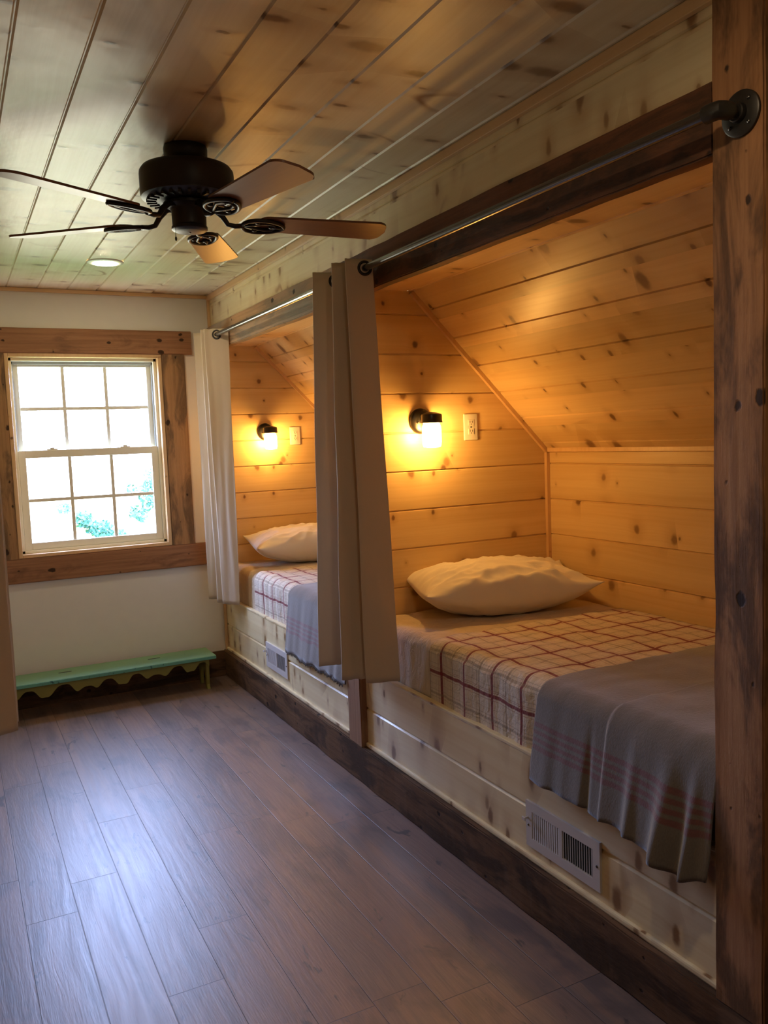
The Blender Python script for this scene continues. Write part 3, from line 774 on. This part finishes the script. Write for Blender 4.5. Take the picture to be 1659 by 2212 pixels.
def rod(mir):
    sx = (lambda x: -1.5 - x) if mir else (lambda x: x)
    t_ = thing('curtain_rod', ('iron pipe curtain rod along the left wall' if mir else 'long iron pipe curtain rod running below the ceiling across both bunks'), 'curtain rod', (sx(0), 3.2, RZ))
    ya, yb = 1.238, 5.19
    bm_ = bmesh.new(); tube(bm_, [(sx(RX), ya + 0.03, RZ), (sx(RX), yb - 0.02, RZ)], 0.0125, 20); link('rod', bm_, steel, t_, True, 40)
    for y in (ya, 3.268, yb):
        bm_ = bmesh.new()
        prof = [(0.0, 0.0), (0.046, 0.0), (0.046, 0.006), (0.043, 0.008), (0.020, 0.010), (0.0185, 0.020), (0.0165, 0.022), (0.0, 0.022)]
        prof = [(r_, (-h if not mir else h)) for r_, h in prof]
        lathe(bm_, prof, (sx(0.0), y, RZ), 36, 'X', False)
        fl_ = link('flange', bm_, iron, t_, True, 35)
        bm_ = bmesh.new(); tube(bm_, [(sx(-0.010), y, RZ), (sx(RX + 0.012), y, RZ)], 0.0125, 16)
        dr = 1 if y == ya else -1
        pts = [(sx(RX + 0.028), y, RZ), (sx(RX + 0.012), y, RZ), (sx(RX + 0.003), y + dr * 0.004, RZ), (sx(RX), y + dr * 0.014, RZ), (sx(RX), y + dr * 0.034, RZ)]
        if y == 3.268: pts = [(sx(RX + 0.03), y, RZ), (sx(RX), y, RZ)]
        tube(bm_, pts, 0.0185, 18)
        if y == 3.268: tube(bm_, [(sx(RX), y - 0.03, RZ), (sx(RX), y + 0.03, RZ)], 0.0185, 18)
        link('elbow', bm_, iron, t_, True, 40)
        for a in range(4):
            bm_ = bmesh.new(); an = math.pi / 4 + a * math.pi / 2
            lathe(bm_, [(0.0, 0.0), (0.0045, 0.0), (0.0035, -0.0025 if not mir else 0.0025), (0.0, -0.003 if not mir else 0.003)], (sx(-0.0085), y + 0.033 * math.cos(an), RZ + 0.033 * math.sin(an)), 10, 'X', False)
            link('screw', bm_, steel, fl_, True)
rod(False)

# ------------------------------------------------------------------ wall lamps and outlets
def sconce(x, yw, z, label):
    t_ = thing('wall_lamp', label, 'wall lamp', (x, yw, z), 'jar wall lamps in the bunks')
    bm_ = bmesh.new(); lathe(bm_, [(0.0, -0.024), (0.030, -0.024), (0.046, -0.020), (0.054, -0.012), (0.056, -0.004), (0.056, 0.0)], (x, yw, z), 40, 'Y', False); link('backplate', bm_, black, t_, True, 50)
    for dx in (-0.027, 0.027):
        bm_ = bmesh.new(); lathe(bm_, [(0.0, -0.031), (0.003, -0.030), (0.005, -0.027), (0.005, -0.020)], (x + dx, yw, z - 0.006), 12, 'Y', False); link('screw', bm_, steel, t_, True)
    yl = yw - 0.095
    bm_ = bmesh.new(); tube(bm_, [(x, yw - 0.02, z + 0.008), (x, yw - 0.05, z + 0.012), (x, yl, z + 0.012)], 0.013, 16); link('arm', bm_, black, t_, True)
    bm_ = bmesh.new(); lathe(bm_, [(0.0, 0.036), (0.018, 0.035), (0.030, 0.031), (0.0445, 0.026), (0.0465, 0.020), (0.0465, -0.002), (0.048, -0.004), (0.048, -0.010), (0.044, -0.010), (0.043, 0.018), (0.0, 0.020)], (x, yl, z), 40, 'Z', False); link('cap', bm_, black, t_, True, 40)
    bm_ = bmesh.new(); lathe(bm_, [(0.036, -0.004), (0.036, -0.016), (0.041, -0.028), (0.0415, -0.100), (0.037, -0.113), (0.020, -0.117), (0.0, -0.118)], (x, yl, z), 36, 'Z', False); link('glass_jar', bm_, jar_glass, t_, True, 60)
    bm_ = bmesh.new(); lathe(bm_, [(0.0, -0.020), (0.013, -0.022), (0.014, -0.040), (0.024, -0.058), (0.0285, -0.075), (0.024, -0.092), (0.012, -0.101), (0.0, -0.103)], (x, yl, z), 28, 'Z', False); link('bulb', bm_, bulb_m, t_, True)
sconce(0.347, YM0, 1.567, 'lit black wall lamp with glass jar above the near bunk pillow')
sconce(0.360, D, 1.570, 'lit black wall lamp with glass jar above the far bunk pillow')

def outlet(x, yw, z, label):
    t_ = thing('wall_outlet', label, 'outlet', (x, yw, z), 'outlets on the bunk head walls')
    bm_ = bmesh.new(); box(bm_, x - 0.037, x + 0.037, yw - 0.007, yw, z - 0.0595, z + 0.0595, 0.004, 3); link('cover_plate', bm_, white_plastic, t_, True, 30)
    for s in (1, -1):
        bm_ = bmesh.new(); box(bm_, x - 0.015, x + 0.015, yw - 0.0095, yw - 0.006, z + s * 0.020 - 0.013, z + s * 0.020 + 0.013, 0.0015)
        r_ = link('receptacle', bm_, white_plastic, t_)
        bm_ = bmesh.new()
        for dx in (-0.006, 0.006): box(bm_, x + dx - 0.001, x + dx + 0.001, yw - 0.0102, yw - 0.0092, z + s * 0.020 - 0.001, z + s * 0.020 + 0.008)
        lathe(bm_, [(0.0, -0.0102), (0.0022, -0.0102), (0.0022, -0.0092)], (x, yw, z + s * 0.020 - 0.007), 10, 'Y', False)
        link('slots', bm_, slot_dark, r_)
    bm_ = bmesh.new(); lathe(bm_, [(0.0, -0.009), (0.003, -0.0085), (0.0035, -0.006)], (x, yw, z), 12, 'Y', False); link('screw', bm_, steel, t_)
outlet(0.606, YM0, 1.534, 'white outlet plate on the near bunk head wall, right of the lamp')
outlet(0.566, D, 1.537, 'white outlet plate on the far bunk head wall, right of the lamp')

# ------------------------------------------------------------------ vents
def vent(ya, yb, za, zb, label):
    t_ = thing('air_vent', label, 'vent', (XW, (ya + yb) / 2, za), 'air vents in the bunk fronts')
    xf = XW - 0.008; ym = (ya + yb) / 2; b_ = 0.030
    # frame plate with two openings
    bm_ = bmesh.new()
    ys = [ya, ya + b_, ym - 0.006, ym + 0.006, yb - b_, yb]; zs = [za, za + b_, zb - b_, zb]
    for q in ((ys[0], ys[1], zs[0], zs[3]), (ys[4], ys[5], zs[0], zs[3]), (ys[2], ys[3], zs[1], zs[2]), (ys[1], ys[4], zs[0], zs[1]), (ys[1], ys[4], zs[2], zs[3])):
        box(bm_, xf, XW, q[0], q[1], q[2], q[3])
    bmesh.ops.remove_doubles(bm_, verts=bm_.verts[:], dist=0.0001)
    link('frame', bm_, vent_white, t_)
    bm_ = bmesh.new(); box(bm_, XW - 0.0012, XW + 0.0005, ya + b_, yb - b_, za + b_, zb - b_); link('duct', bm_, vent_dark, t_)
    for (s0, s1, ang) in ((ys[3], ys[4], 1), (ys[1], ys[2], -1)):
        bm_ = bmesh.new(); n_ = 13
        for k in range(n_):
            yc = s0 + (s1 - s0) * (k + 0.5) / n_
            # slats of the left bank are turned flat to the room, the right bank stands open
            if ang > 0: p = [(xf + 0.0006, yc - 0.0040), (xf + 0.0018, yc - 0.0040), (xf + 0.0026, yc + 0.0042), (xf + 0.0014, yc + 0.0042)]
            else: p = [(xf + 0.0012, yc + 0.0011), (xf + 0.0012, yc - 0.0011), (xf + 0.0022, yc - 0.0011), (xf + 0.0022, yc + 0.0011)]
            A = [bm_.verts.new((x, y, zs[1])) for x, y in p]; B = [bm_.verts.new((x, y, zs[2])) for x, y in p]
            bm_.faces.new(A); bm_.faces.new(B[::-1])
            for i in range(4): bm_.faces.new((A[i], A[(i + 1) % 4], B[(i + 1) % 4], B[i]))
        bmesh.ops.recalc_face_normals(bm_, faces=bm_.faces[:]); link('louvers', bm_, vent_white, t_)
    bm_ = bmesh.new(); box(bm_, xf - 0.016, xf, yb - 0.012, yb - 0.008, (za + zb) / 2 + 0.015, (za + zb) / 2 + 0.022, 0.001); box(bm_, xf - 0.018, xf - 0.014, yb - 0.018, yb - 0.002, (za + zb) / 2 + 0.013, (za + zb) / 2 + 0.024, 0.001); link('lever', bm_, vent_white, t_)
    for y in (ya + 0.012, yb - 0.012):
        bm_ = bmesh.new(); lathe(bm_, [(0.0, -0.0025), (0.003, -0.002), (0.0045, 0.0)], (xf, y, (za + zb) / 2 - (0.004 if y > ym else 0)), 12, 'X', False); link('screw', bm_, steel, t_)
vent(1.730, 2.066, 0.212, 0.358, 'off-white metal air vent low in the near bunk front')
vent(4.157, 4.492, 0.232, 0.374, 'pale metal air vent low in the far bunk front')

# ------------------------------------------------------------------ bench
bt = thing('bench', 'low mint-green bench with mustard scalloped apron under the window', 'bench', (-0.735, 5.10, 0.0))
bm = bmesh.new(); bx0, bx1, by0, by1, bz = -1.345, -0.132, 4.985, 5.222, 0.212
box(bm, bx0, bx1, by0, by1, bz - 0.022, bz, 0.003)
tp = link('bench_top', bm, mint, bt)
for xx in (-0.99, -0.478):
    bm = bmesh.new(); box(bm, xx - 0.036, xx + 0.036, 5.124, 5.137, bz - 0.001, bz + 0.0006, 0.0004); link('hand_slot', bm, slot_dark, tp)
bm = bmesh.new(); box(bm, bx0, bx1, by0 - 0.003, by0 + 0.001, bz - 0.021, bz - 0.003, 0.001); link('front_edge', bm, mint_edge, bt)
SCALLOP = [(-150, 60), (-60, 50), (20, 66), (110, 26), (200, 76), (240, 75), (368, 17), (455, 69), (540, 48), (600, 66), (695, 25), (775, 69), (825, 71), (905, 22), (990, 62), (1060, 46), (1135, 63), (1245, 15), (1315, 63), (1365, 60), (1445, 16), (1505, 45), (1560, 60)]
def apron(y0_, name):
    bm_ = bmesh.new(); xs = [bx0 + 0.05 + (bx1 - bx0 - 0.09) * i / 240 for i in range(241)]
    A = []; B = []; C_ = []; E_ = []
    n_ = len(xs)
    for i, x in enumerate(xs):
        X = 1505 + (x + 0.168) / 1.085 * 1470
        q = max(0, min(len(SCALLOP) - 2, sum(1 for a in SCALLOP if a[0] <= X) - 1)); (xa, da), (xb, db) = SCALLOP[q], SCALLOP[q + 1]
        f_ = max(0.0, min(1.0, (X - xa) / (xb - xa))); w_ = 0.5 - 0.5 * math.cos(math.pi * f_); depth = 0.00098 * (da + (db - da) * w_ ** 1.8 if da < db else db + (da - db) * (1 - w_) ** 1.8)
        zz = bz - 0.0215 - depth
        A.append(bm_.verts.new((x, y0_, bz - 0.0215))); B.append(bm_.verts.new((x, y0_, zz)))
        C_.append(bm_.verts.new((x, y0_ + 0.016, bz - 0.0215))); E_.append(bm_.verts.new((x, y0_ + 0.016, zz)))
    for i in range(n_ - 1):
        bm_.faces.new((A[i], B[i], B[i + 1], A[i + 1])); bm_.faces.new((C_[i], C_[i + 1], E_[i + 1], E_[i])); bm_.faces.new((B[i], E_[i], E_[i + 1], B[i + 1])); bm_.faces.new((A[i], A[i + 1], C_[i + 1], C_[i]))
    bm_.faces.new((A[0], C_[0], E_[0], B[0])); bm_.faces.new((A[-1], B[-1], E_[-1], C_[-1]))
    bmesh.ops.recalc_face_normals(bm_, faces=bm_.faces[:]); link(name, bm_, mustard, bt)
apron(by0 + 0.018, 'apron'); apron(by1 - 0.030, 'apron')
def leg_board(xc, name):
    # end board cut into two feet by an arch
    bm_ = bmesh.new(); ya, yb = by0 + 0.034, by1 - 0.030; n_ = 20; ym = (ya + yb) / 2; hw = (yb - ya) / 2 - 0.034
    out = [(ya, bz - 0.022), (ya + 0.004, 0.03), (ya - 0.004, 0.0), (ya + 0.034, 0.0)]
    for i in range(n_ + 1):
        a = math.pi * (1 - i / n_); out.append((ym + hw * math.cos(a), 0.04 + 0.09 * math.sin(a)))
    out += [(yb - 0.034, 0.0), (yb + 0.004, 0.0), (yb - 0.004, 0.03), (yb, bz - 0.022)]
    A = [bm_.verts.new((xc - 0.009, y, z)) for y, z in out]; B = [bm_.verts.new((xc + 0.009, y, z)) for y, z in out]
    bm_.faces.new(A); bm_.faces.new(B[::-1])
    for i in range(len(out)): bm_.faces.new((A[i], B[i], B[(i + 1) % len(out)], A[(i + 1) % len(out)]))
    bmesh.ops.recalc_face_normals(bm_, faces=bm_.faces[:]); bmesh.ops.triangulate(bm_, faces=[f for f in bm_.faces if len(f.verts) > 4]); link(name, bm_, mustard, bt)
leg_board(bx1 - 0.047, 'leg_board'); leg_board(bx0 + 0.06, 'leg_board')

# ------------------------------------------------------------------ recessed ceiling light
for ly, lab in ((4.455, 'lit round recessed ceiling light beyond the fan'), (0.925, 'lit recessed ceiling light on the camera side of the fan, above the frame')):
    rl = thing('ceiling_light', lab, 'ceiling light', (-0.728, ly, H))
    bm = bmesh.new(); lathe(bm, [(0.060, -0.003), (0.064, -0.008), (0.086, -0.005), (0.090, -0.001), (0.090, 0.0)], (-0.728, ly, H), 48, 'Z', False); link('trim_ring', bm, white_plastic, rl, True)
    bm = bmesh.new(); lathe(bm, [(0.0, -0.012), (0.035, -0.011), (0.055, -0.008), (0.062, -0.003)], (-0.728, ly, H), 40, 'Z', False); link('diffuser', bm, down_m, rl, True)

# ------------------------------------------------------------------ ceiling fan
FX, FY = -0.768, 2.69; BZ = 2.211
fan = thing('ceiling_fan', 'dark bronze ceiling fan with five reddish-brown blades', 'ceiling fan', (FX, FY, H))
bm = bmesh.new(); lathe(bm, [(0.0, 2.432), (0.066, 2.432), (0.068, 2.425), (0.067, 2.400), (0.056, 2.386), (0.050, 2.380), (0.050, 2.372), (0.0, 2.372)], (FX, FY, 0), 48, 'Z', False); link('canopy', bm, bronze, fan, True, 40)
bm = bmesh.new(); lathe(bm, [(0.0, 2.378), (0.050, 2.377), (0.115, 2.371), (0.138, 2.364), (0.145, 2.354), (0.146, 2.345), (0.146, 2.285), (0.143, 2.280), (0.143, 2.276), (0.125, 2.268), (0.090, 2.264), (0.0, 2.262)], (FX, FY, 0), 64, 'Z', False); mh = link('motor_housing', bm, bronze, fan, True, 40)
bm = bmesh.new()
for k in range(28):
    a = 2 * math.pi * k / 28; ca, sa = math.cos(a), math.sin(a); v = []
    for rr_, ww in ((0.098, 0.0035), (0.128, 0.005)):
        for s in (-1, 1): v.append((FX + ca * rr_ - sa * ww * s, FY + sa * rr_ + ca * ww * s))
    p = [v[0], v[1], v[3], v[2]]; za = 2.2655
    A = [bm.verts.new((x, y, 2.2605)) for x, y in p]; B = [bm.verts.new((x, y, 2.270)) for x, y in p]
    bm.faces.new(A); bm.faces.new(B)
    for i in range(4): bm.faces.new((A[i], A[(i + 1) % 4], B[(i + 1) % 4], B[i]))
bmesh.ops.recalc_face_normals(bm, faces=bm.faces[:]); link('vent_fins', bm, bronze, mh)
bm = bmesh.new(); lathe(bm, [(0.0, 2.264), (0.060, 2.264), (0.078, 2.258), (0.078, 2.250), (0.060, 2.244), (0.054, 2.236), (0.053, 2.190), (0.056, 2.187), (0.056, 2.179), (0.050, 2.175), (0.0, 2.173)], (FX, FY, 0), 48, 'Z', False); link('switch_housing', bm, bronze, fan, True, 40)
bm = bmesh.new(); lathe(bm, [(0.0, 2.1715), (0.040, 2.1722), (0.045, 2.174)], (FX, FY, 0), 36, 'Z', False); link('bottom_cap', bm, iron, fan, True)
bm = bmesh.new(); lathe(bm, [(0.0, 2.1695), (0.004, 2.170), (0.005, 2.172)], (FX, FY, 0), 12, 'Z', False); link('screw', bm, steel, fan, True)
bm = bmesh.new(); tube(bm, [(FX - 0.040, FY - 0.028, 2.185), (FX - 0.052, FY - 0.030, 2.180), (FX - 0.053, FY - 0.030, 2.150)], 0.0011, 6); link('pull_chain', bm, iron, fan)
bm = bmesh.new(); lathe(bm, [(0.0, 2.134), (0.003, 2.137), (0.0035, 2.144), (0.0, 2.151)], (FX - 0.053, FY - 0.030, 0), 10, 'Z', False); link('pull_knob', bm, iron, fan, True)

def blade_geo():
    """blade along +x, cw edge (y<0) higher"""
    r0, r1 = 0.215, 0.655
    def hw(x):
        k = (x - r0) / (r1 - r0); return 0.053 + 0.013 * k
    out = []
    n_ = 14
    for i in range(n_ + 1):                       # rounded inner end
        a = math.pi / 2 + math.pi * i / n_; out.append((r0 + 0.035 + 0.035 * math.cos(a), hw(r0) * math.sin(a)))
    out.append((r1 - 0.03, -hw(r1)))
    for i in range(1, 9):
        a = -math.pi / 2 + (math.pi / 2 - 0.25) * i / 8; out.append((r1 - 0.045 + 0.040 * math.cos(a), -hw(r1) + 0.035 + 0.035 * math.sin(a)))
    out.append((r1 + 0.001, 0.0))
    for i in range(8, 0, -1):
        a = -math.pi / 2 + (math.pi / 2 - 0.25) * i / 8; out.append((r1 - 0.045 + 0.040 * math.cos(a), hw(r1) - 0.035 - 0.035 * math.sin(a)))
    out.append((r1 - 0.03, hw(r1)))
    return out
def make_blade(k):
    ang = R(-7.8 + 72 * k); pitch = R(-10.0)
    Mx = Matrix.Translation((FX, FY, BZ)) @ Matrix.Rotation(0.019, 4, 'X') @ Matrix.Rotation(0.0093, 4, 'Y') @ Matrix.Rotation(ang, 4, 'Z') @ Matrix.Rotation(pitch, 4, 'X')
    bm_ = bmesh.new(); out = blade_geo()
    A = [bm_.verts.new((x, y, 0.0035)) for x, y in out]; B = [bm_.verts.new((x, y, -0.0035)) for x, y in out]
    bm_.faces.new(A); bm_.faces.new(B[::-1]); n_ = len(out)
    for i in range(n_): bm_.faces.new((A[i], B[i], B[(i + 1) % n_], A[(i + 1) % n_]))
    bmesh.ops.recalc_face_normals(bm_, faces=bm_.faces[:])
    me = bpy.data.meshes.new('blade'); bm_.to_mesh(me); bm_.free(); me.materials.append(blade_m)
    o = bpy.data.objects.new('blade', me); COL.objects.link(o); o.parent = fan
    o.matrix_parent_inverse = fan.matrix_basis.inverted(); o.matrix_basis = Mx
    # blade iron: oval ring, inner scroll and curved neck to the hub
    bm_ = bmesh.new(); pts = []
    zi = -0.009
    for i in range(41):
        a = 2 * math.pi * i / 40; ca = math.cos(a); pts.append((0.235 + 0.068 * ca, (0.046 - 0.008 * ca) * math.sin(a), zi))
    tube(bm_, pts[:-1] + [pts[0]], 0.0065, 8)
    for s in (-1, 1):
        tube(bm_, [(0.170, 0.0, zi), (0.205, s * 0.012, zi), (0.240, s * 0.024, zi), (0.268, s * 0.020, zi), (0.275, s * 0.006, zi), (0.262, 0.0, zi)], 0.0048, 8)
    tube(bm_, [(0.262, -0.002, zi), (0.300, 0.0, zi)], 0.006, 8)
    for (px, py) in ((0.262, 0.0), (0.212, 0.030), (0.212, -0.030)):
        lathe(bm_, [(0.0, zi - 0.006), (0.008, zi - 0.004), (0.009, zi + 0.006), (0.0, zi + 0.006)], (px, py, 0), 12, 'Z', False)
    # the neck is written in the hub's frame, untilted
    inv = Matrix.Rotation(-pitch, 4, 'X')
    neck = [(0.055, 0, 0.040), (0.080, 0, 0.036), (0.105, 0, 0.016), (0.122, 0, -0.008), (0.145, 0, -0.012), (0.172, 0, -0.009)]
    tube(bm_, [inv @ Vector(p) for p in neck], [0.009, 0.010, 0.009, 0.008, 0.008, 0.008], 10)
    me = bpy.data.meshes.new('blade_iron'); bm_.to_mesh(me); bm_.free(); me.materials.append(bronze)
    for p in me.polygons: p.use_smooth = True
    q = bpy.data.objects.new('blade_iron', me); COL.objects.link(q); q.parent = o
for k in range(5): make_blade(k)

# ------------------------------------------------------------------ outside: lawn patch and a leafy tree
lawn_m = plain('lawn', (0.16, 0.30, 0.07), 0.9, spec=0.1)
bm = bmesh.new(); box(bm, -4, 6, D + 2.5, D + 9, -3.05, -3.0); struct(link('ground_outside', bm, lawn_m))
leaf_m = plain('leaf_green', (0.022, 0.105, 0.060), 0.6)
bark_m = plain('bark', (0.10, 0.07, 0.05), 0.9)
tr = thing('tree', 'leafy green tree seen through the lower window panes', 'tree', (1.5, D + 5.0, -3.0))
bm = bmesh.new(); tube(bm, [(1.5, D + 5, -3.0), (1.55, D + 5, -0.5), (1.45, D + 5, 1.0), (1.5, D + 5, 2.6)], [0.14, 0.11, 0.08, 0.04], 12)
for p in ((1.0, 0.9), (1.05, 1.35)):
    tube(bm, [(1.5, D + 5, p[1] - 0.7), ((1.5 + p[0]) / 2, D + 5, p[1] - 0.35), (p[0], D + 5, p[1])], [0.04, 0.02, 0.006], 8)
link('trunk', bm, bark_m, tr, True)
bm = bmesh.new()
def leafball(c, r_, n_):
    for _ in range(n_):
        while True:
            p = Vector((random.uniform(-1, 1), random.uniform(-1, 1), random.uniform(-1, 1)))
            if p.length < 1: break
        p = Vector(c) + Vector((p.x * r_[0], p.y * r_[1], p.z * r_[2]))
        a = Vector((random.uniform(-1, 1), random.uniform(-1, 1), random.uniform(-1, 1))).normalized(); b_ = a.orthogonal().normalized(); s = random.uniform(0.022, 0.042)
        v = [bm.verts.new(p + a * s), bm.verts.new(p + b_ * s * 0.55), bm.verts.new(p - a * s), bm.verts.new(p - b_ * s * 0.55)]
        bm.faces.new(v)
for c, r_, n_ in (((-0.35, D + 5, 0.83), (0.10, 0.2, 0.07), 70), ((-0.15, D + 5, 0.68), (0.13, 0.2, 0.10), 190), ((0.02, D + 5, 0.56), (0.16, 0.2, 0.10), 260), ((0.20, D + 5, 0.47), (0.13, 0.2, 0.07), 130),
                  ((0.48, D + 5, 0.72), (0.11, 0.2, 0.12), 110), ((0.60, D + 5, 0.92), (0.11, 0.2, 0.18), 190), ((0.66, D + 5, 1.15), (0.10, 0.2, 0.10), 60), ((0.42, D + 5, 1.02), (0.12, 0.2, 0.07), 30),
                  ((1.2, D + 5, 1.0), (0.45, 0.6, 0.9), 500), ((1.6, D + 5, 2.3), (0.7, 0.7, 0.7), 500)):
    leafball(c, r_, n_)
lf = link('foliage', bm, leaf_m, tr); lf['kind'] = 'stuff'
